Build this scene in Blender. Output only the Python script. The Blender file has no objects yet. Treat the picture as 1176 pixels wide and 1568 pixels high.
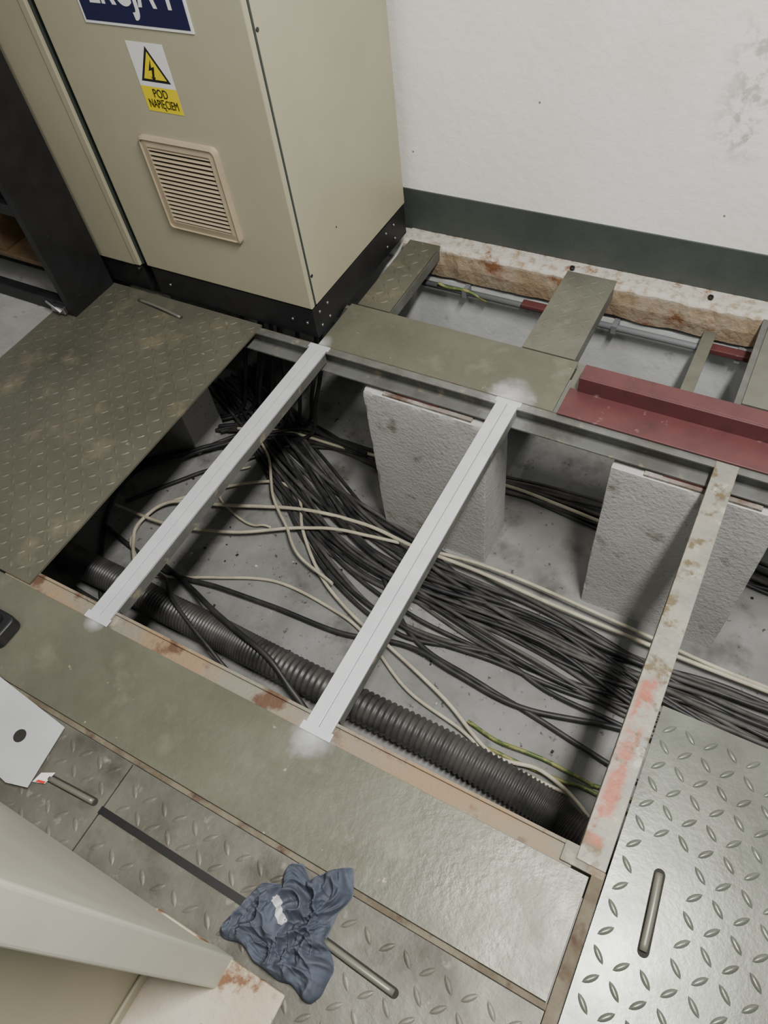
import bpy, bmesh, math, random
from mathutils import Vector, Matrix, noise
random.seed(4)
scn=bpy.context.scene
D=-0.87
# ---------------------------------------------------------------- materials
def mat(name,c1,c2=None,scale=5,thr=(.4,.6),rough=.5,metal=0,bump=0,bscale=60,c3=None,scale3=30,thr3=(.6,.68),
        rough3=None,spots=None,boxes=None,spec=.5,stretch=(1,1,1),rvar=0,c4=None,scale4=60,thr4=(.62,.7)):
    m=bpy.data.materials.new(name);m.use_nodes=True;nt=m.node_tree;N=nt.nodes;L=nt.links
    b=N['Principled BSDF'];b.inputs['Roughness'].default_value=rough;b.inputs['Metallic'].default_value=metal
    b.inputs['Specular IOR Level'].default_value=spec
    geo=N.new('ShaderNodeNewGeometry')
    mp=N.new('ShaderNodeVectorMath');mp.operation='MULTIPLY';mp.inputs[1].default_value=stretch;L.new(geo.outputs['Position'],mp.inputs[0])
    def nz(s,det=8):
        n=N.new('ShaderNodeTexNoise');n.inputs['Scale'].default_value=s;n.inputs['Detail'].default_value=det;n.inputs['Roughness'].default_value=.6
        L.new(mp.outputs[0],n.inputs['Vector']);return n.outputs['Fac']
    def mr(src,a,c,lo=0,hi=1):
        r=N.new('ShaderNodeMapRange');r.inputs[1].default_value=a;r.inputs[2].default_value=c;r.inputs[3].default_value=lo;r.inputs[4].default_value=hi
        L.new(src,r.inputs[0]);return r.outputs[0]
    def mix(f,a,c):
        x=N.new('ShaderNodeMix');x.data_type='RGBA';L.new(f,x.inputs[0])
        if isinstance(a,tuple): x.inputs[6].default_value=(*a,1)
        else: L.new(a,x.inputs[6])
        if isinstance(c,tuple): x.inputs[7].default_value=(*c,1)
        else: L.new(c,x.inputs[7])
        return x.outputs[2]
    def math_(op,a,c):
        x=N.new('ShaderNodeMath');x.operation=op
        for i,v in ((0,a),(1,c)):
            if isinstance(v,(int,float)): x.inputs[i].default_value=v
            else: L.new(v,x.inputs[i])
        return x.outputs[0]
    col=c1;fac=None
    if c2: col=mix(mr(nz(scale),*thr),c1,c2)
    if c3: col=mix(mr(nz(scale3),*thr3),col,c3)
    if c4: col=mix(mr(nz(scale4),*thr4),col,c4)
    if spots:
        for p,r,c in spots:
            d=N.new('ShaderNodeVectorMath');d.operation='DISTANCE';L.new(geo.outputs['Position'],d.inputs[0]);d.inputs[1].default_value=p
            dd=math_('ADD',d.outputs['Value'],math_('MULTIPLY',math_('SUBTRACT',nz(16,10),.5),r*1.5))
            col=mix(mr(dd,-r*.1,r*1.35,.78,0),col,c)
    if boxes:
        sep=N.new('ShaderNodeSeparateXYZ');L.new(geo.outputs['Position'],sep.inputs[0])
        for bx in boxes:
            f=None
            for ax,lo,hi in bx['r']:
                o=sep.outputs[ax];w=bx.get('w',.02)
                g=math_('MULTIPLY',mr(o,lo-w,lo+w),mr(o,hi-w,hi+w,1,0));f=g if f is None else math_('MULTIPLY',f,g)
            f=math_('MULTIPLY',f,mr(nz(bx.get('s',20)),*bx.get('t',(.35,.5))))
            if 'a' in bx: f=math_('MULTIPLY',f,bx['a'])
            col=mix(f,col,bx['c'])
    if isinstance(col,tuple): b.inputs['Base Color'].default_value=(*col,1)
    else: L.new(col,b.inputs['Base Color'])
    if rvar: L.new(mr(nz(7),.3,.7,max(.05,rough-rvar),rough+rvar),b.inputs['Roughness'])
    if bump:
        bp=N.new('ShaderNodeBump');bp.inputs['Strength'].default_value=bump;bp.inputs['Distance'].default_value=.01
        L.new(nz(bscale),bp.inputs['Height']);L.new(bp.outputs[0],b.inputs['Normal'])
    return m
ZN=(.56,.57,.60)
M={}
M['wall']=mat('wall_plaster',(.88,.865,.83),(.82,.80,.76),2.2,(.35,.7),.75,bump=.30,bscale=24,
   boxes=[dict(r=[(0,-.25,-.12),(2,.45,.78)],c=(.36,.36,.34),s=26,t=(.47,.58),w=.04,a=.75),dict(r=[(0,-.95,-.2),(2,.60,.9)],c=(.80,.66,.58),s=4,t=(.40,.75),w=.1,a=.6)])
M['hole']=mat('wall_pinhole',(.22,.21,.19),rough=.9)
M['stripe']=mat('dark_green_grey_paint',(.045,.055,.051),(.058,.068,.062),6,rough=.5,bump=.15)
M['conc']=mat('concrete_floor',(.24,.24,.23),(.33,.33,.315),4,(.35,.65),.85,bump=.3,bscale=40,c3=(.14,.135,.13),scale3=22,thr3=(.60,.72))
M['pitfloor']=mat('pit_floor_concrete',(.185,.188,.182),(.29,.292,.285),3.2,(.35,.65),.9,bump=.4,bscale=30,c3=(.09,.085,.08),scale3=6,thr3=(.54,.76),c4=(.07,.063,.055),scale4=36,thr4=(.63,.70))
M['pitwall']=mat('pit_wall_concrete',(.62,.64,.65),(.52,.53,.53),4,(.35,.65),.9,bump=.25,bscale=25,c3=(.30,.29,.27),scale3=12,thr3=(.60,.74))
M['ledge']=mat('raw_concrete_ledge',(.30,.22,.14),(.40,.34,.26),6,(.42,.6),.9,bump=.8,bscale=35,c3=(.20,.085,.035),scale3=6,thr3=(.53,.62),
   boxes=[dict(r=[(2,-.016,.02)],c=(.50,.475,.43),s=30,t=(.36,.52),w=.008)])
M['pillar']=mat('painted_concrete',(.52,.52,.50),(.44,.44,.42),3,(.35,.65),.9,bump=.45,bscale=80,c3=(.24,.215,.185),scale3=7,thr3=(.60,.70),c4=(.30,.29,.27),scale4=45,thr4=(.62,.69))
M['cab']=mat('pebble_grey_cabinet',(.38,.358,.255),(.355,.335,.238),3,rough=.42,bump=.03,bscale=220)
M['cabL']=mat('light_beige_cabinet',(.50,.495,.42),(.46,.45,.38),3,rough=.45,bump=.04,bscale=200,c3=(.28,.26,.22),scale3=18,thr3=(.70,.76))
M['seal']=mat('rubber_gasket',(.03,.04,.035),rough=.7)
M['black']=mat('black_powdercoat',(.008,.008,.009),(.013,.013,.015),12,rough=.45)
M['inner']=mat('dark_interior',(.006,.006,.006),rough=.9)
M['steel']=mat('galvanised_bolt',(.5,.5,.5),rough=.35,metal=1)
M['vent']=mat('beige_plastic',(.41,.34,.235),(.37,.305,.21),8,rough=.5)
M['ventd']=mat('vent_shadow',(.04,.032,.024),rough=.9)
M['navy']=mat('navy_sign',(.010,.011,.055),rough=.3)
M['white']=mat('white_vinyl',(.72,.72,.72),rough=.4)
M['yellow']=mat('yellow_vinyl',(.74,.60,.01),rough=.4)
M['blk']=mat('black_ink',(.01,.01,.01),rough=.4)
spots=[((-1.245,.340,0),.026,ZN),((-.56,.335,0),.046,ZN),((-.563,1.510,0),.056,ZN),((-1.245,1.50,0),.03,ZN),((-.562,1.47,-.03),.07,ZN)]
M['smooth']=mat('grey_green_floor_paint',(.140,.140,.104),(.100,.100,.074),4,(.35,.65),.38,bump=.16,bscale=55,metal=.15,rvar=.14,
   c3=(.205,.195,.145),scale3=8,thr3=(.55,.80),c4=(.33,.29,.21),scale4=30,thr4=(.67,.72),spots=spots)
M['smooth2']=mat('grey_green_plate',(.155,.158,.125),(.115,.115,.092),6,(.35,.65),.38,bump=.12,bscale=80,metal=.2,rvar=.1,c3=(.22,.20,.15),scale3=14,thr3=(.60,.78))
M['chq']=mat('chequer_plate_paint',(.125,.122,.091),(.088,.086,.064),4,(.35,.65),.44,metal=.2,bump=.06,bscale=90,rvar=.1,c3=(.20,.175,.12),scale3=8,thr3=(.53,.74),c4=(.26,.22,.145),scale4=42,thr4=(.64,.72))
M['chqs']=mat('chequer_plate_steel',(.135,.145,.122),(.098,.103,.086),5,(.35,.65),.30,metal=.25,bump=.05,bscale=90,rvar=.07,spec=.5)
M['chqd']=mat('chequer_plate_dirty',(.150,.145,.120),(.085,.080,.065),6,(.35,.65),.50,metal=.2,bump=.15,bscale=60,c3=(.045,.035,.026),scale3=5,thr3=(.52,.70),rvar=.12,c4=(.25,.23,.19),scale4=22,thr4=(.62,.74))
M['rail']=mat('grey_rail',(.17,.175,.165),(.12,.12,.11),9,(.4,.6),.5,metal=.3,c3=(.30,.26,.19),scale3=20,thr3=(.59,.70),spots=spots)
M['rim']=mat('rusty_cream_rim',(.25,.175,.105),(.20,.19,.15),4,(.42,.58),.75,bump=.4,bscale=60,c3=(.10,.052,.03),scale3=12,thr3=(.53,.64),c4=(.40,.35,.26),scale4=8,thr4=(.58,.68),spots=spots)
M['rimd']=mat('rusty_border',(.10,.080,.052),(.16,.14,.10),8,(.42,.58),.8,bump=.4,bscale=60,c3=(.065,.036,.022),scale3=14,thr3=(.54,.66))
M['zinc']=mat('zinc_spray',(.62,.63,.66),(.55,.56,.59),9,rough=.40,metal=.25,bump=.08,bscale=90)
M['seam']=mat('weld_seam',(.22,.22,.23),rough=.6)
M['old']=mat('worn_beam_paint',(.22,.22,.19),(.29,.275,.225),12,(.4,.6),.55,metal=.2,bump=.3,bscale=50,c3=(.13,.10,.055),scale3=14,thr3=(.52,.59),c4=(.38,.36,.31),scale4=24,thr4=(.60,.65),
   boxes=[dict(r=[(1,.40,.80),(0,.054,.088)],c=(.32,.09,.055),s=11,t=(.45,.53),w=.007,a=.85)])
M['maroon']=mat('oxide_primer',(.105,.032,.034),(.082,.027,.029),7,rough=.45,c3=(.045,.022,.02),scale3=8,thr3=(.58,.75),rvar=.1,c4=(.19,.12,.105),scale4=26,thr4=(.63,.73))
M['rust']=mat('rusty_shim',(.12,.075,.055),(.24,.21,.18),11,rough=.85,bump=.5,c3=(.38,.36,.33),scale3=9,thr3=(.48,.58))
M['bcab']=mat('black_cable',(.018,.018,.020),(.040,.040,.040),12,rough=.5)
M['gcab']=mat('dusty_grey_cable',(.100,.098,.092),(.046,.044,.041),8,rough=.65)
M['wcab']=mat('cream_cable',(.56,.52,.40),(.40,.37,.28),9,rough=.5)
M['ycab']=mat('green_yellow_wire',(.085,.13,.035),(.22,.22,.075),30,(.48,.52),rough=.5)
M['cond']=mat('black_corrugated',(.026,.026,.027),(.075,.073,.068),5,rough=.42)
M['pipe']=mat('grey_pipe',(.16,.17,.18),rough=.4)
M['wood']=mat('brown_board',(.12,.075,.035),(.08,.05,.025),12,rough=.7)
M['sheet']=mat('light_grey_sheet',(.45,.465,.48),(.41,.42,.43),6,rough=.4)
M['paint']=mat('chipped_white_paint',(.54,.49,.40),(.42,.355,.25),5,(.4,.6),.7,bump=.5,bscale=40,c3=(.17,.085,.04),scale3=9,thr3=(.55,.61))
M['cloth']=mat('blue_grey_cotton',(.072,.084,.112),(.098,.112,.142),18,rough=.95,bump=.35,bscale=700,spec=.1)
M['clothw']=mat('white_rag',(.55,.55,.55),rough=.9)
M['rod']=mat('painted_handle_rod',(.17,.17,.138),rough=.38,metal=.3)
M['slot']=mat('slot_dark',(.02,.018,.016),rough=.9)
M['red']=mat('red_ink',(.5,.03,.02),rough=.5)
# ---------------------------------------------------------------- builder
class B:
    def __init__(s,name): s.name=name;s.bm=bmesh.new();s.mats=[]
    def mi(s,k):
        if k not in s.mats: s.mats.append(k)
        return s.mats.index(k)
    def hexa(s,P,k):
        v=[s.bm.verts.new(p) for p in P];i=s.mi(k)
        for f in ((0,3,2,1),(4,5,6,7),(0,1,5,4),(1,2,6,5),(2,3,7,6),(3,0,4,7)):
            fc=s.bm.faces.new([v[j] for j in f]);fc.material_index=i
        return v
    def box(s,x0,x1,y0,y1,z0,z1,k,M4=None):
        P=[(x0,y0,z0),(x1,y0,z0),(x1,y1,z0),(x0,y1,z0),(x0,y0,z1),(x1,y0,z1),(x1,y1,z1),(x0,y1,z1)]
        if M4: P=[M4@Vector(p) for p in P]
        return s.hexa(P,k)
    def prism(s,poly,z0,z1,k,fn=None):
        fn=fn or (lambda p:p);n=len(poly);i=s.mi(k)
        a=[s.bm.verts.new(fn((x,y,z0))) for x,y in poly];b=[s.bm.verts.new(fn((x,y,z1))) for x,y in poly]
        s.bm.faces.new(a[::-1]).material_index=i;s.bm.faces.new(b).material_index=i
        for j in range(n): s.bm.faces.new((a[j],a[(j+1)%n],b[(j+1)%n],b[j])).material_index=i
    def tube(s,pts,r,k,seg=10,cap=True):
        pts=[Vector(p) for p in pts];i=s.mi(k);rings=[]
        for j,p in enumerate(pts):
            t=(pts[min(j+1,len(pts)-1)]-pts[max(j-1,0)]).normalized()
            u=t.cross(Vector((0,0,1)));u=u.normalized() if u.length>1e-3 else Vector((1,0,0));w=u.cross(t)
            rr=r[j] if isinstance(r,list) else r
            rings.append([s.bm.verts.new(p+u*rr*math.cos(a)+w*rr*math.sin(a)) for a in [2*math.pi*q/seg for q in range(seg)]])
        for a,b in zip(rings,rings[1:]):
            for q in range(seg):
                f=s.bm.faces.new((a[q],a[(q+1)%seg],b[(q+1)%seg],b[q]));f.material_index=i;f.smooth=True
        if cap:
            for rg in (rings[0],rings[-1]): s.bm.faces.new(rg).material_index=i
    def lens(s,cx,cy,z,a,L,W,H,k):
        i=s.mi(k);ca,sa=math.cos(a),math.sin(a);g=[]
        for q in range(7):
            t=-1+q/3;row=[]
            for w in range(5):
                u=-1+w/2;x=t*L;y=u*W*(1-t*t)**.8 if abs(t)<1 else 0;h=H*(1-u*u)*(1-t**4)
                row.append(s.bm.verts.new((cx+x*ca-y*sa,cy+x*sa+y*ca,z+h)))
            g.append(row)
        for q in range(6):
            for w in range(4):
                f=s.bm.faces.new((g[q][w],g[q+1][w],g[q+1][w+1],g[q][w+1]));f.material_index=i;f.smooth=True
    def done(s,bevel=0,seg=2,parent=None,rough=0,rs=6):
        if rough:
            for v in s.bm.verts:
                n=noise.noise_vector(v.co*rs);v.co+=n*rough
        bmesh.ops.recalc_face_normals(s.bm,faces=s.bm.faces)
        me=bpy.data.meshes.new(s.name);s.bm.to_mesh(me);s.bm.free()
        for k in s.mats: me.materials.append(M[k])
        o=bpy.data.objects.new(s.name,me);scn.collection.objects.link(o)
        if bevel:
            m=o.modifiers.new('bevel','BEVEL');m.width=bevel;m.segments=seg;m.limit_method='ANGLE';m.angle_limit=math.radians(50)
        if parent: o.parent=parent
        return o
def empty(n,loc=(0,0,0)):
    e=bpy.data.objects.new(n,None);scn.collection.objects.link(e);e.empty_display_size=.1;return e
def text(name,s,loc,size,k,parent,sx=1,align='CENTER',off=.0):
    c=bpy.data.curves.new(name,'FONT');c.body=s;c.size=size;c.extrude=.0006;c.align_x=align;c.align_y='CENTER';c.offset=off
    o=bpy.data.objects.new(name,c);scn.collection.objects.link(o);c.materials.append(M[k])
    o.location=loc;o.rotation_euler=(math.pi/2,0,0);o.scale=(sx,1,1);o.parent=parent;return o
def chequer(b,x0,x1,y0,y1,z,k,p=.043,avoid=(),H=.0034):
    nx=int((x1-x0-.01)/p);ny=int((y1-y0-.01)/p);ox=(x1-x0-nx*p)/2;oy=(y1-y0-ny*p)/2
    for i in range(nx):
        for j in range(ny):
            cx=x0+ox+(i+.5)*p;cy=y0+oy+(j+.5)*p
            if any(a<cx<c and d<cy<e for a,c,d,e in avoid): continue
            b.lens(cx,cy,z-.0003,math.radians(45 if (i+j)%2 else -45),p*.43,p*.15,H*(.75+.5*abs(noise.noise(Vector((cx*6,cy*6,0))))),k)
def handle(b,p0,p1,z,w=.011,rod=True):
    p0=Vector((*p0,0));p1=Vector((*p1,0));d=(p1-p0).normalized();n=Vector((-d.y,d.x,0));poly=[]
    for q in range(9):
        a=math.pi/2-math.pi*q/8;poly.append(p1+d*w*math.cos(a)+n*w*math.sin(a))
    for q in range(9):
        a=math.pi/2-math.pi*q/8;poly.append(p0-d*w*math.cos(a)-n*w*math.sin(a))
    b.prism([(p.x,p.y) for p in poly][::-1],z-.004,z+.0007,'slot')
    if rod:
        pts=[p0+(p1-p0)*t+Vector((0,0,z+.002+.006*math.sin(math.pi*t)))-n*.001 for t in [i/12 for i in range(13)]]
        b.tube(pts,w*.72,'rod',12)
# ---------------------------------------------------------------- room shell
b=B('wall_back')
b.box(-4.2,2.2,2.215,2.40,-1.0,2.9,'wall')
for x,z in ((-.78,.52),(-.17,.26),(-1.235,.30)):
    b.tube([(x,2.2155,z),(x,2.2142,z)],.0035,'hole',8)
b.done()
b=B('baseboard_back');b.box(-4.2,2.2,2.209,2.215,0,.16,'stripe')
b.done(.002)
b=B('floor')
b.box(-4.2,-2.32,-1.6,2.215,-1.0,-.002,'conc')
b.box(-2.32,1.6,-1.6,.30,-1.0,-.012,'conc')
b.box(1.6,2.2,-1.6,2.215,-1.0,-.012,'conc')
b.box(-2.32,1.6,.30,2.215,-1.0,D,'pitfloor')
b.box(-2.32,1.6,2.14,2.215,D,-.15,'pitwall')
b.done()
b=B('trim_concrete_ledge')
n=110;x0=-1.26;x1=1.6
vs=[]
for i in range(n+1):
    x=x0+(x1-x0)*i/n;j=lambda a,s:noise.noise(Vector((x*s,a,0)))
    yf=2.125+.010*j(1,9)+.006*j(2,30);zb=-.128+.012*j(3,8);zt=-.001+.003*j(4,14)
    prof=[(2.212,zt),(yf+.016,zt-.001),(yf+.006*j(8,40),zt-.012+.006*j(6,25)),(yf-.004+.006*j(5,20),-.07),(yf+.004,zb),(2.212,zb)]
    vs.append([b.bm.verts.new((x,y,z)) for y,z in prof])
mi=b.mi('ledge')
for a,c in zip(vs,vs[1:]):
    for q in range(5): b.bm.faces.new((a[q],c[q],c[q+1],a[q+1])).material_index=mi
for x,y in ((-.605,2.165),(-.135,2.165)):
    b.tube([(x,y,-.004),(x,y,.010)],.009,'blk',6)
b.done()
# ---------------------------------------------------------------- pit pillars
def pillar(x0,x1,y0,y1):
    b=B('concrete_pillar');b.box(x0,x1,y0,y1,D-.005,-.080,'pillar')
    bmesh.ops.subdivide_edges(b.bm,edges=b.bm.edges[:],cuts=40,use_grid_fill=True)
    for v in b.bm.verts:
        e=(abs(v.co.x-x0)<.004 or abs(v.co.x-x1)<.004)+(abs(v.co.y-y0)<.004 or abs(v.co.y-y1)<.004)+(v.co.z>-.084)
        c=v.co.copy();v.co+=noise.noise_vector(c*3)*.003+noise.noise_vector(c*40)*.0006
        if e>=2: v.co+=Vector(((x0+x1)/2-c.x,(y0+y1)/2-c.y,-.3)).normalized()*(.003+.028*max(0,noise.noise(c*14)-.12))
    for f in b.bm.faces: f.smooth=True
    o=b.done()
    m=o.modifiers.new('edge','EDGE_SPLIT');m.split_angle=math.radians(30)
    return o
pillar(-1.055,-.61,1.42,1.62);pillar(-.215,.26,1.42,1.62);pillar(.70,1.15,1.42,1.62);pillar(-2.315,-2.06,1.42,1.62)
b=B('rusty_shim_board')
for a,c in ((-.98,-.66),(-.12,.20),(.8,1.1)):
    b.box(a,c,1.424,1.60,-.078,-.070,'rust');b.box(a+.05,c-.12,1.436,1.6,-.070,-.0615,'maroon')
b.done(.001)
# ---------------------------------------------------------------- frame
b=B('channel_rail')
b.box(-1.50,1.6,1.462,1.490,-.006,-.0005,'rail')
b.box(-2.3,1.6,1.484,1.492,-.056,-.006,'rail')
b.box(-2.3,1.6,1.435,1.492,-.060,-.054,'rail')
b.box(-2.3,1.6,1.70,1.716,-.06,-.007,'rail')
b.box(-1.12,-1.104,1.72,2.13,-.05,-.007,'rail');b.box(-.606,-.59,1.72,2.13,-.05,-.007,'rail')
b.box(-.456,-.44,1.72,2.13,-.05,-.007,'rail');b.box(.04,.07,1.72,2.13,-.06,-.007,'rail')
b.box(-1.50,1.6,1.4895,1.4905,-.006,.0012,'rimd')
b.done(.001)
b=B('trim_angle_rim')
b.box(-1.60,.045,.378,.386,-.050,-.004,'rim');b.box(-1.60,.045,.300,.378,-.04,-.009,'rim')
b.box(.085,.110,-.3,.36,-.03,-.002,'rimd');b.box(-1.52,.085,.095,.107,-.03,-.003,'rimd');b.box(.02,.108,.345,.386,-.03,-.0015,'rim')
b.done(.0015)
def silver(xc,w):
    b=B('silver_painted_beam')
    for s in (-1,1):
        a,c=sorted((xc+s*.0009,xc+s*w/2))
        b.box(a,c,.352,1.478,-.005,.003,'zinc')
    b.box(xc-w/2,xc-w/2+.005,.392,1.462,-.04,-.005,'rail');b.box(xc+w/2-.005,xc+w/2,.392,1.462,-.04,-.005,'rail')
    b.box(xc-.0009,xc+.0009,.36,1.47,-.005,.0012,'seam')
    b.box(xc-w*.6,xc+w*.6,.337,.358,-.001,.0035,'zinc');b.box(xc-w*.6,xc+w*.6,1.468,1.488,-.001,.0035,'zinc')
    b.done(.001)
silver(-1.243,.066);silver(-.560,.068)
b=B('worn_steel_beam')
b.box(.048,.108,.36,1.485,-.006,.002,'old');b.box(.048,.054,.392,1.485,-.07,-.006,'old');b.box(.102,.108,.36,1.485,-.07,-.006,'old')
b.done(.0015)
b=B('steel_angle_support');b.box(-.120,-.080,1.60,2.125,-.10,-.094,'smooth2');b.box(-.115,-.109,1.6,2.125,-.13,-.1,'rail');b.done(.001)
# ---------------------------------------------------------------- plates
b=B('chequer_floor_plate')
b.box(-2.315,-1.50,.345,1.505,-.007,.0,'chq');chequer(b,-2.315,-1.50,.345,1.505,0,'chq',p=.038,avoid=[(-2.08,-1.77,1.42,1.49)],H=.0028)
handle(b,(-2.03,1.455),(-1.81,1.43),0,.008);b.done()
b=B('chequer_floor_plate')
b.box(.112,1.5,-1.2,.742,-.007,.0005,'chqs');chequer(b,.112,1.5,-1.2,.742,0.0005,'chqs',p=.043,avoid=[(.175,.235,.23,.44)],H=.004)
handle(b,(.20,.405),(.21,.265),.0005,.0110);b.done()
b=B('smooth_floor_plate');b.box(-2.3,.082,.108,.339,-.009,.0,'smooth');b.done(.001)
b=B('smooth_floor_plate');b.box(-1.255,-.425,1.492,1.722,-.007,.001,'smooth');b.done(.001)
b=B('smooth_floor_plate');b.box(-.420,1.5,1.492,1.715,-.007,.0,'smooth2');b.done(.001)
for x0,x1,y0,y1,k in ((-1.232,-1.105,1.726,2.135,'chq'),(-.615,-.44,1.726,2.15,'smooth2'),(.06,.30,1.726,2.14,'smooth2')):
    b=B('chequer_floor_plate' if x0<.0 else 'smooth_floor_plate');b.box(x0,x1,y0,y1,-.007,.002,k)
    if x0<0: chequer(b,x0,x1,y0,y1,.002,k,p=.040,H=.0035 if k=='chq' else .0016)
    b.done(.0008 if x0>0 else 0)
b=B('chequer_floor_plate')
b.box(-.90,.083,-1.2,.093,-.007,.0,'chqd');chequer(b,-.90,.083,-1.2,.093,0,'chqd',avoid=[(-.37,-.13,-.03,.03),(-.92,-.45,-.04,.005)],H=.0026)
b.box(-.905,-.50,-.026,-.010,-.002,.0035,'blk')
handle(b,(-.33,.0),(-.17,-.01),0,.0095);b.done()
b=B('chequer_floor_plate')
b.box(-2.3,-.905,-1.2,.093,-.007,-.001,'chqd');chequer(b,-1.7,-.905,-.4,.093,-.001,'chqd',avoid=[(-1.10,-.90,-.045,.015)],H=.0020)
handle(b,(-1.06,-.02),(-.93,-.012),-.001,.009);b.done()
b=B('red_primed_steel_channel')
b.box(-.41,1.5,1.485,1.60,.002,.008,'maroon')
b.box(-.385,1.5,1.592,1.600,.008,.062,'maroon');b.box(-.385,1.5,1.600,1.655,.056,.062,'maroon')
b.prism([(1.600,.008),(1.650,.056),(1.6,.056)],0,.005,'maroon',fn=lambda p:(-.385+p[2],p[0],p[1]))
b.done(.0015)
# ---------------------------------------------------------------- main cabinet
cab=empty('electrical_cabinet')
X0,X1,YF,YB,ZB,ZT=-1.978,-1.262,1.510,2.17,.126,2.0
b=B('body');b.box(X0+.004,X1,YF+.028,YB,ZB,ZT,'cab');b.done(.004,3,cab)
b=B('frame_strip');b.box(X0+.006,X1-.001,YF+.020,YF+.0275,ZB+.004,ZT,'seal');b.done(0,parent=cab)
b=B('door');b.box(X0+.002,X1-.0005,YF,YF+.020,ZB,ZT,'cab');b.done(.004,3,cab)
b=B('panel_screws')
for z in (.93,.235): b.tube([(X1-.001,YF+.034,z),(X1+.0015,YF+.034,z)],.0055,'blk',10)
for y,z in ((1.72,.97),(1.62,.30)): b.tube([(X1-.001,y+.1,z),(X1+.001,y+.1,z)],.003,'blk',8)
b.done(parent=cab)
b=B('plinth');b.box(X0+.01,X1-.004,YF+.006,YB,0.0022,ZB-.008,'black');b.box(X0+.03,X1-.02,YF+.03,YB,ZB-.008,ZB,'inner')
for y in (1.55,1.60,2.02,2.08):
    for z in (.035,.09): b.tube([(X1-.005,y,z),(X1-.0005,y,z)],.0055,'steel',8)
for x in (-1.30,-1.36,-1.9):
    b.tube([(x,YF+.007,.06),(x,YF+.002,.06)],.0055,'steel',8)
b.done(.002,2,cab)
vx0,vx1,vz0,vz1=-1.765,-1.470,.328,.632
b=B('vent_grille')
fr=.030
def fn(p): return (p[0],YF-p[2],p[1])
def rr(x0,x1,z0,z1,r,n=5):
    P=[]
    for cx,cz,a0 in ((x1-r,z1-r,0),(x0+r,z1-r,90),(x0+r,z0+r,180),(x1-r,z0+r,270)):
        for q in range(n+1):
            a=math.radians(a0+90*q/n);P.append((cx+r*math.cos(a),cz+r*math.sin(a)))
    return P
def ring(b,o,i,z0,z1,k,fn):
    n=len(o);mi=b.mi(k);V=[[b.bm.verts.new(fn((x,y,z))) for x,y in P] for P,z in ((o,z0),(o,z1*.7),(i,z1),(i,z0))]
    for a,c in zip(V,V[1:]):
        for q in range(n): b.bm.faces.new((a[q],a[(q+1)%n],c[(q+1)%n],c[q])).material_index=mi
ring(b,rr(vx0,vx1,vz0,vz1,.02),rr(vx0+.008,vx1-.008,vz0+.008,vz1-.008,.014),0,.016,'vent',fn)
ring(b,rr(vx0+.008,vx1-.008,vz0+.008,vz1-.008,.014),rr(vx0+fr,vx1-fr,vz0+fr,vz1-fr,.005),.002,.013,'vent',fn)
b.box(vx0+fr,vx1-fr,YF-.003,YF-.001,vz0+fr,vz1-fr,'ventd')
ns=17
for i in range(ns):
    z=vz0+fr+(i+.5)*(vz1-vz0-2*fr)/ns
    b.box(vx0+fr,vx1-fr,-.0038,.0038,-.0016,.0016,'vent',Matrix.Translation((0,YF-.0085,z))@Matrix.Rotation(math.radians(50),4,'X'))
b.done(parent=cab)
b=B('name_plate');b.box(-1.80,-1.432,YF-.003,YF-.0002,.920,1.10,'white');b.box(-1.793,-1.439,YF-.0038,YF-.003,.927,1.093,'navy');b.done(parent=cab)
text('name_plate_text','ERCJA 1',(-1.612,YF-.0042,1.012),.135,'white',cab,.62,off=.0025)
b=B('warning_label');b.box(-1.682,-1.556,YF-.0012,YF-.0002,.775,.885,'white');b.box(-1.682,-1.556,YF-.0012,YF-.0002,.708,.775,'yellow')
fl=lambda d:(lambda p:(p[0],YF-.0012-d-p[2],p[1]))
cx=-1.618
def tri(r,zc): return [(cx-r*.866,zc-r*.5),(cx+r*.866,zc-r*.5),(cx,zc+r)]
b.prism(tri(.060,.818),0,.0003,'blk',fl(0));b.prism(tri(.046,.818),0,.0003,'yellow',fl(.0003))
b.prism([(cx+.004,.846),(cx-.014,.816),(cx-.002,.819),(cx-.008,.800),(cx-.013,.802),(cx-.004,.788),(cx+.004,.802),(cx,.801),(cx+.010,.828),(cx-.001,.825)],0,.0003,'blk',fl(.0006))
b.done(parent=cab)
text('warning_text_a','POD',(cx,YF-.0016,.757),.032,'blk',cab,.8)
text('warning_text_b','NAPIĘCIEM',(cx,YF-.0016,.729),.032,'blk',cab,.66)
cb=empty('neighbour_cabinet')
b=B('body');b.box(-2.95,-2.003,YF+.03,YB,.115,2.0,'cab');b.done(.004,3,cb)
b=B('door');b.box(-2.95,-2.045,YF+.002,YF+.022,.112,2.0,'cab');b.box(-2.040,-2.012,YF-.002,YF+.03,.118,2.0,'cab');b.box(-2.012,-2.002,YF+.008,YF+.03,.12,2.0,'seal');b.done(.003,2,cb)
b=B('plinth');b.box(-2.93,-2.02,YF+.012,YB,.001,.112,'black')
b.tube([(-2.03,YF-.004,.10),(-2.03,YF+.03,.10)],.008,'blk',8);b.done(.002,2,cb)
rk=empty('open_black_rack')
b=B('side_panel');b.box(-2.232,-2.200,1.285,1.500,0.0005,1.9,'black')
for z in (.06,.30,.55):
    b.tube([(-2.201,1.34,z),(-2.1985,1.34,z)],.006,'inner',8)
b.done(.004,3,rk)
b=B('base_frame');b.box(-2.95,-2.232,1.285,1.325,.0005,.055,'black');b.box(-2.95,-2.232,1.46,1.5,.0005,.055,'black');b.box(-2.95,-2.232,1.49,1.5,.055,1.9,'inner')
b.box(-2.95,-2.232,1.285,1.31,.40,.44,'black');b.done(.003,2,rk)
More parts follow.
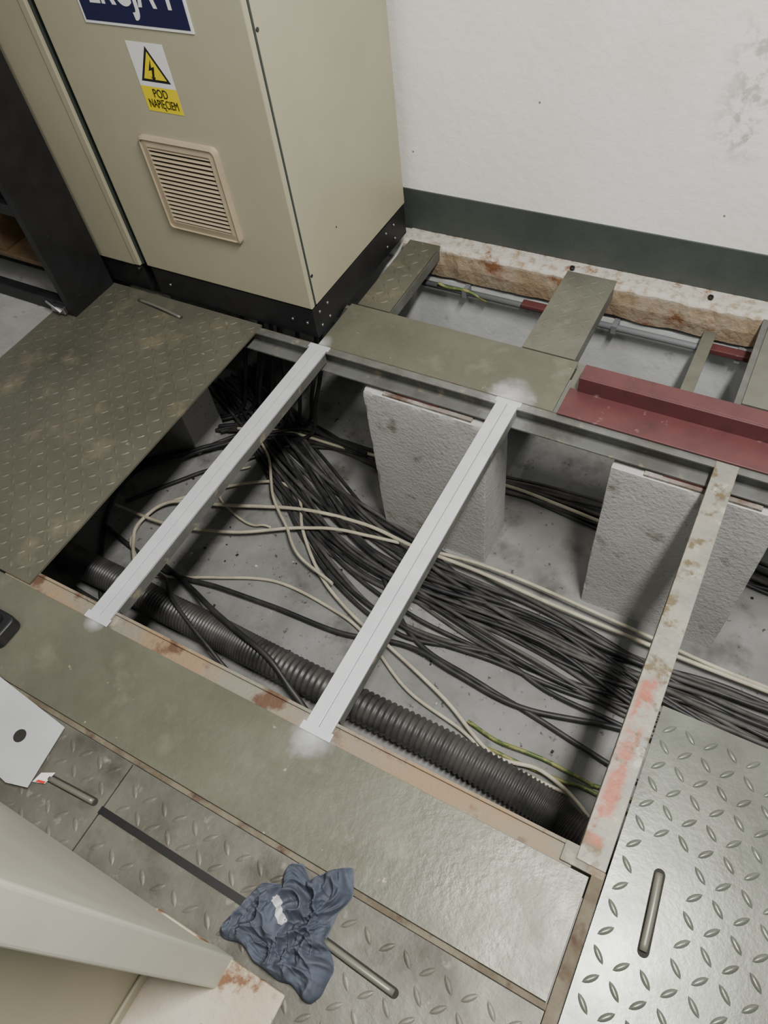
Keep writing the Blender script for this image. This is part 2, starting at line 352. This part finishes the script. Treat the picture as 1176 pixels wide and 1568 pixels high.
b=B('inner_board');b.box(-2.93,-2.24,1.33,1.48,.16,.178,'wood');b.box(-2.75,-2.50,1.34,1.47,.178,.30,'wood');b.done(.003,2,rk)
b=B('latch_bracket');b.box(-2.300,-2.232,1.270,1.286,.012,.040,'steel');b.tube([(-2.31,1.272,.055),(-2.25,1.268,.02)],.006,'steel');b.done(.002,2,rk)
# ---------------------------------------------------------------- front-left beige enclosure
fc=empty('beige_open_enclosure')
b=B('side_panel');b.box(-1.30,-.485,-.150,-.112,.0005,2.1,'cabL');b.box(-.52,-.468,-.165,-.106,.0005,2.1,'cabL');b.done(.006,3,fc)
b=B('inner_panel');b.box(-.64,-.600,-1.1,-.150,.03,2.1,'cab');b.box(-.600,-.592,-1.1,-.165,.03,.06,'cab');b.done(.004,2,fc)
b=B('plinth');b.box(-.66,-.345,-1.1,-.108,.001,.022,'paint');b.done(.004,2,fc,rough=.002,rs=30)
b=B('grey_sheet_metal_cover')
P=[(-1.75,.13),(-1.36,.108),(-1.105,.085),(-1.085,-.06),(-1.14,-.075),(-1.75,.0)]
b.prism(P,.012,.016,'sheet');b.prism([(-1.75,.0),(-1.14,-.075),(-1.14,-.069),(-1.75,.006)],.0,.012,'sheet')
b.tube([(-1.19,.02,.0155),(-1.19,.02,.0166)],.016,'slot',20);b.done(.001)
b=B('paper_tag');b.prism([(-1.085,-.02),(-1.055,-.005),(-1.06,-.035),(-1.09,-.045)],.004,.0055,'white');b.prism([(-1.08,-.035),(-1.06,-.03),(-1.062,-.036),(-1.084,-.042)],.0055,.0062,'red');b.done()
b=B('power_tool_battery');b.prism(rr(-1.56,-1.415,.16,.245,.02),.001,.045,'black');b.prism(rr(-1.54,-1.44,.175,.23,.012),.045,.062,'blk');b.done(.006,3)
# ---------------------------------------------------------------- cloth
outl=[(-.47,.087),(-.435,.098),(-.40,.075),(-.353,.143),(-.31,.088),(-.330,.045),(-.335,.0),(-.285,-.026),(-.285,-.075),(-.30,-.106),(-.340,-.088),(-.368,-.098),(-.43,-.098),(-.48,-.078),(-.52,-.088),(-.527,-.062),(-.494,.024),(-.455,.045)]
C0=Vector((-.41,-.005))
def rad(a):
    d=Vector((math.cos(a),math.sin(a)));best=.05
    for i in range(len(outl)):
        p=Vector(outl[i])-C0;q=Vector(outl[(i+1)%len(outl)])-C0;e=q-p;den=d.x*e.y-d.y*e.x
        if abs(den)<1e-9: continue
        t=(p.x*e.y-p.y*e.x)/den;s=(p.x*d.y-p.y*d.x)/den
        if t>0 and -1e-6<=s<=1+1e-6: best=max(best,t)
    return best
b=B('blue_grey_rag');NA,NR=300,80;mi=b.mi('cloth');mw=b.mi('clothw')
rs=[rad(2*math.pi*i/NA) for i in range(NA)];rs=[sum(rs[(i+j)%NA] for j in range(-3,4))/7 for i in range(NA)]
cen=b.bm.verts.new((C0.x,C0.y,.045));G=[]
for i in range(NA):
    a=2*math.pi*i/NA;row=[]
    for j in range(1,NR+1):
        t=j/NR;x=C0.x+rs[i]*t*math.cos(a);y=C0.y+rs[i]*t*math.sin(a)
        w=noise.noise_vector(Vector((x*11,y*11,3)))*.06
        q=Vector((x+w.x,y+w.y,0))
        r1=(1-abs(noise.noise(q*22))*1.3)**2;r2=(1-abs(noise.noise(Vector((q.x*48,q.y*22,7))))*1.4)**2;r3=(1-abs(noise.noise(Vector((q.x*30,q.y*75,1))))*1.4)**2
        ed=(1-t**6)**.6 if t<1 else 0
        z=.018+ed*(-.014+.044*r1+.018*r2+.009*r3)+.012*noise.noise(Vector((x*8,y*8,0)))*ed-.017*(1-ed)
        if x>-.34 or y>-.06: z-=.012*min(1,max(0,(y+.09)*12))
        lim=.0235 if (x<-.343 and y<-.104) else .0015
        row.append(b.bm.verts.new((x+w.x*.22*t,y+w.y*.22*t,max(z,lim))))
    G.append(row)
for i in range(NA):
    a=G[i];c=G[(i+1)%NA];f=b.bm.faces.new((cen,a[0],c[0]));f.material_index=mi;f.smooth=True
    for j in range(NR-1):
        f=b.bm.faces.new((a[j],a[j+1],c[j+1],c[j]));f.smooth=True
        p=f.calc_center_median();e=((p.x+.430)*.8-(p.y-.005)*.6);h=((p.x+.430)*.6+(p.y-.005)*.8)
        f.material_index=mw if abs(h)<.007+.005*noise.noise(p*60) and abs(e)<.026+.01*noise.noise(p*50) else mi
cen.co.z=sum(G[i][0].co.z for i in range(NA))/NA
b.done()
# ---------------------------------------------------------------- cables
def cr(P,n):
    P=[Vector(p) for p in P];P=[P[0]*2-P[1]]+P+[P[-1]*2-P[-2]];out=[];m=len(P)-3
    for k in range(n):
        u=k/(n-1)*m;i=min(int(u),m-1);t=u-i;a,b_,c,d=P[i:i+4]
        out.append(.5*((2*b_)+(c-a)*t+(2*a-5*b_+4*c-d)*t*t+(3*b_-a-3*c+d)*t*t*t))
    return out
def curve(name,k,splines):
    c=bpy.data.curves.new(name,'CURVE');c.dimensions='3D';c.bevel_depth=1.0;c.bevel_resolution=3;c.materials.append(M[k])
    for pts,r in splines:
        s=c.splines.new('POLY');s.points.add(len(pts)-1)
        for q,p in enumerate(pts): s.points[q].co=(*p,1);s.points[q].radius=r
        s.use_smooth=True
    o=bpy.data.objects.new(name,c);scn.collection.objects.link(o);return o
def lay(P,n=60,r=.009,wob=.012,seed=0,lift=0,off=0):
    pts=cr([(x,y,0) for x,y in P],n);out=[]
    for i,p in enumerate(pts):
        t=(pts[min(i+1,n-1)]-pts[max(i-1,0)]).normalized();nn=Vector((-t.y,t.x,0))
        w=noise.noise(Vector((i/n*5,seed*3.7,0)))*wob
        o_=off
        if isinstance(off,list):
            u=i/(n-1)*(len(off)-1);q0=min(int(u),len(off)-2);ff=u-q0;ff=ff*ff*(3-2*ff);o_=off[q0]*(1-ff)+off[q0+1]*ff
        q=p+nn*(o_+w);z=D+r+.002+lift+max(0,noise.noise(Vector((i/n*6,seed*1.3,9))))*.02*(1 if lift else .3)
        out.append((q.x,q.y,z))
    return out,r
bu=[(-2.2,1.92),(-2.11,1.86),(-1.86,1.70),(-1.64,1.57),(-1.35,1.41),(-1.10,1.31),(-.81,1.25),(-.54,1.22),(-.27,1.20),(-.02,1.18),(.24,1.18),(.49,1.18),(.9,1.2),(1.55,1.25)]
b2=[(-2.2,1.9),(-1.80,1.77),(-1.53,1.73),(-1.25,1.73),(-.95,1.77),(-.65,1.80),(-.24,1.80),(.1,1.80),(.37,1.78),(1.0,1.78),(1.55,1.75)]
blk=[];gry=[]
rnd=random.Random(5)
N_=26
base=[-.125+.235*i/(N_-1) for i in range(N_)]
for i in range(N_):
    offs=[base[min(N_-1,max(0,i+rnd.randint(-7,7)))] for _ in range(6)]
    r=rnd.choice([.007,.008,.009,.0105])
    s=lay(bu,130,r,.05,i*.35,(i%3)*.014,offs);(gry if i%5 in (0,3) else blk).append(s)
for i in range(13):
    offs=[-.07+.14*rnd.random() for _ in range(4)]
    s=lay(b2,100,rnd.choice([.007,.0085]),.04,50+i*.5,(i%2)*.014,offs);(gry if i%2 else blk).append(s)
for i in range(4):
    P=[(-1.79,1.60),(-1.39,1.30-.02*i),(-1.02,1.13-.022*i),(-.74,1.08-.03*i),(-.39,1.06),(-.14,1.02+.02*i),(.3,1.0+.03*i),(1.5,.95)]
    (gry if i==1 else blk).append(lay(P,80,.0085,.05,80+i,.004))
blk.append(lay([(-2.2,.9),(-1.79,.829),(-1.539,.859),(-1.267,.886),(-.974,.899),(-.725,.957),(-.503,.935),(-.25,.923),(.087,1.0),(.6,1.05)],90,.010,.006,1,.008))
blk.append(lay([(-1.0,1.25),(-.853,1.094),(-.687,.989),(-.456,.944),(-.174,.909),(.064,.868),(.5,.8)],70,.0095,.006,2,.004))
blk.append(lay([(-1.95,.60),(-2.05,.71),(-2.239,.962),(-2.279,1.19),(-2.092,1.399),(-1.977,1.558),(-1.8,1.72)],60,.009,.006,3,.004))
blk.append(lay([(-2.2,1.05),(-2.0,1.30),(-1.80,1.50),(-1.72,1.60),(-1.5,1.72)],60,.009,.01,4,.004))
for i in range(4): blk.append(lay([(-2.30,1.25-.03*i),(-2.1,1.42-.03*i),(-1.95,1.52-.01*i),(-1.80,1.62),(-1.6,1.66+.02*i),(-1.3,1.70)],60,.0085,.03,30+i,.01+.012*i))
blk.append(lay([(-2.1,.60),(-1.806,.58),(-1.495,.57),(-1.211,.575),(-.973,.56),(-.572,.555),(-.195,.56),(.3,.56),(1.2,.56)],90,.010,.01,5))
gry.append(lay([(-2.1,.55),(-1.5,.545),(-.9,.53),(-.4,.535),(.3,.53),(1.2,.53)],90,.009,.01,6))
def hump(P,r,n=70):
    return [tuple(p) for p in cr(P,n)],r
blk.append(hump([(-1.85,.86,D+.015),(-1.62,.80,D+.05),(-1.45,.74,D+.12),(-1.30,.70,D+.135),(-1.12,.66,D+.13),(-.98,.60,D+.07),(-.85,.56,D+.02),(-.5,.54,D+.02)],.011))
blk.append(hump([(-1.95,.80,D+.02),(-1.75,.79,D+.06),(-1.60,.70,D+.13),(-1.40,.62,D+.09),(-1.2,.56,D+.02),(-.9,.54,D+.02)],.008))
for i in range(9):
    x=-1.95+.05*i;y=1.76+.03*math.sin(i*2.1)
    blk.append(hump([(-2.15+.03*i,1.58+.02*math.cos(i),D+.03),(x-.06,y-.05,D+.05),(x,y,D+.25),(x+.03*math.sin(i),y+.08,-.4),(x+.05,y+.12,-.02)],.0095,40))
curve('black_cable_bundle','bcab',blk);curve('grey_cable_bundle','gcab',gry)
wh=[lay([(-1.92,.80),(-2.00,.88),(-2.04,.97),(-1.98,1.11),(-1.75,1.20),(-1.42,1.32),(-1.13,1.36),(-.87,1.34),(-.58,1.345),(-.28,1.33),(.08,1.32),(.46,1.32),(1.5,1.34)],110,.0080,.006,11,.034),
 lay([(-1.95,.83),(-2.03,.90),(-2.03,1.07),(-1.84,1.27),(-1.62,1.41),(-1.47,1.38),(-1.36,1.24),(-1.17,1.08),(-.96,.98),(-.76,.92),(-.50,.83),(-.28,.73),(-.11,.75),(.07,.68),(.3,.5)],120,.0072,.005,12,.02),
 lay([(-1.95,.75),(-1.77,.804),(-1.567,.897),(-1.334,.986),(-1.047,.973),(-.877,.929),(-.649,.81),(-.422,.762),(-.26,.72),(0,.72)],90,.0065,.005,13,.006),
 lay([(-2.2,1.0),(-1.9,1.02),(-1.62,1.10),(-1.40,1.22),(-1.25,1.28),(-1.05,1.33),(-.8,1.36),(-.5,1.37),(0,1.35),(.46,1.34),(1.5,1.38)],110,.0072,.02,14,.038),
 lay([(-1.95,1.78),(-1.86,1.62),(-1.70,1.50),(-1.56,1.33),(-1.42,1.22),(-1.30,1.12),(-1.1,1.05)],60,.0065,.01,15,.04),
 lay([(-1.95,1.60),(-1.70,1.68),(-1.40,1.70),(-1.0,1.74),(-.65,1.79),(-.24,1.76),(.3,1.74)],60,.007,.01,16,.035),
 lay([(-1.78,1.45),(-1.86,1.36),(-1.80,1.24),(-1.62,1.18),(-1.5,1.2)],40,.0055,.01,17,.01)]
curve('cream_cable_run','wcab',wh)
yg=[lay([(-.40,.80),(-.277,.78),(-.127,.79),(.029,.781),(.10,.79),(.5,.8)],40,.007,.004,21,.004),lay([(-.32,.74),(-.2,.745),(-.05,.75),(.1,.76),(.5,.72)],40,.007,.004,22,.004),
 hump([(-.62,.54,D+.03),(-.50,.55,D+.02),(-.40,.55,D+.02)],.0095,16)]
curve('green_yellow_earth_wire','ycab',yg)
b=B('corrugated_conduit')
P=cr([(-2.28,.70,D+.08),(-2.13,.69,D+.07),(-1.92,.69,D+.066),(-1.66,.68,D+.064),(-1.40,.68,D+.064),(-1.18,.675,D+.064),(-.78,.67,D+.064),(-.38,.665,D+.064),(-.07,.64,D+.064),(.05,.61,D+.064),(.35,.56,D+.064),(1.0,.55,D+.064)],801)
b.tube(P,[.0610 if (i%4) in (1,2) else .0545 for i in range(801)],'cond',20);b.done()
b=B('concrete_debris')
for i in range(110):
    x=rnd.uniform(-2.0,.9);y=rnd.uniform(.75,1.9);s=rnd.uniform(.002,.0065);z=D+s*.5
    if rnd.random()<.5: y=rnd.uniform(.9,1.15)
    T=Matrix.Translation((x,y,z))@Matrix.Rotation(rnd.uniform(0,3),4,'Z')@Matrix.Rotation(rnd.uniform(-.4,.4),4,'X')
    b.box(-s,s*rnd.uniform(.6,1.4),-s*.7,s*.7,-s*.5,s*.5,rnd.choice(['pillar','slot','rust','pitfloor']),T)
b.done()
b=B('wall_conduit_pipe');b.tube([(-1.25,2.105,-.155),(1.5,2.105,-.155)],.012,'pipe',12)
for x in (-1.0,-.62,-.42,.0): b.box(x,x+.018,2.09,2.14,-.172,-.140,'pipe')
b.done()
b=B('rusty_steel_stub');b.box(-.76,-.63,2.085,2.12,-.150,-.135,'maroon');b.box(-.12,.08,2.085,2.12,-.155,-.135,'maroon');b.done(.003)
b=B('green_yellow_bonding_wire');b.tube(cr([(-1.10,2.09,-.13),(-1.06,2.095,-.145),(-.98,2.095,-.14),(-.90,2.1,-.17)],14),.006,'ycab',8);b.done()
# ---------------------------------------------------------------- light
def area(n,loc,sx,sy,e,col=(1,.97,.91)):
    l=bpy.data.lights.new(n,'AREA');l.shape='RECTANGLE';l.size=sx;l.size_y=sy;l.energy=e;l.color=col
    o=bpy.data.objects.new(n,l);o.location=loc;scn.collection.objects.link(o);return o
area('ceiling_tube_light',(.38,.55,2.75),.18,.9,145)
area('left_fill_light',(-1.3,-.6,2.85),.18,1.25,26)  # added weak fill lamp, out of view, to brighten the left side
w=bpy.data.worlds.new('world');scn.world=w;w.use_nodes=True
bg=w.node_tree.nodes['Background'];bg.inputs[0].default_value=(.94,.97,1,1);bg.inputs[1].default_value=.22
# ---------------------------------------------------------------- camera
r=[(0.87523,0.47167,-0.10728),(0.32634,-0.73948,-0.58879),(-0.35705,0.48032,-0.80113)]
cam=bpy.data.cameras.new('camera');co=bpy.data.objects.new('camera',cam);scn.collection.objects.link(co)
m=Matrix.Identity(4)
for i in range(3):
    m[i][0]=r[0][i];m[i][1]=-r[1][i];m[i][2]=-r[2][i]
m[2][3]=1.6
co.matrix_world=m
cam.sensor_fit='HORIZONTAL';cam.sensor_width=36;cam.lens=36*1101.9/1176;cam.clip_start=.02
scn.camera=co
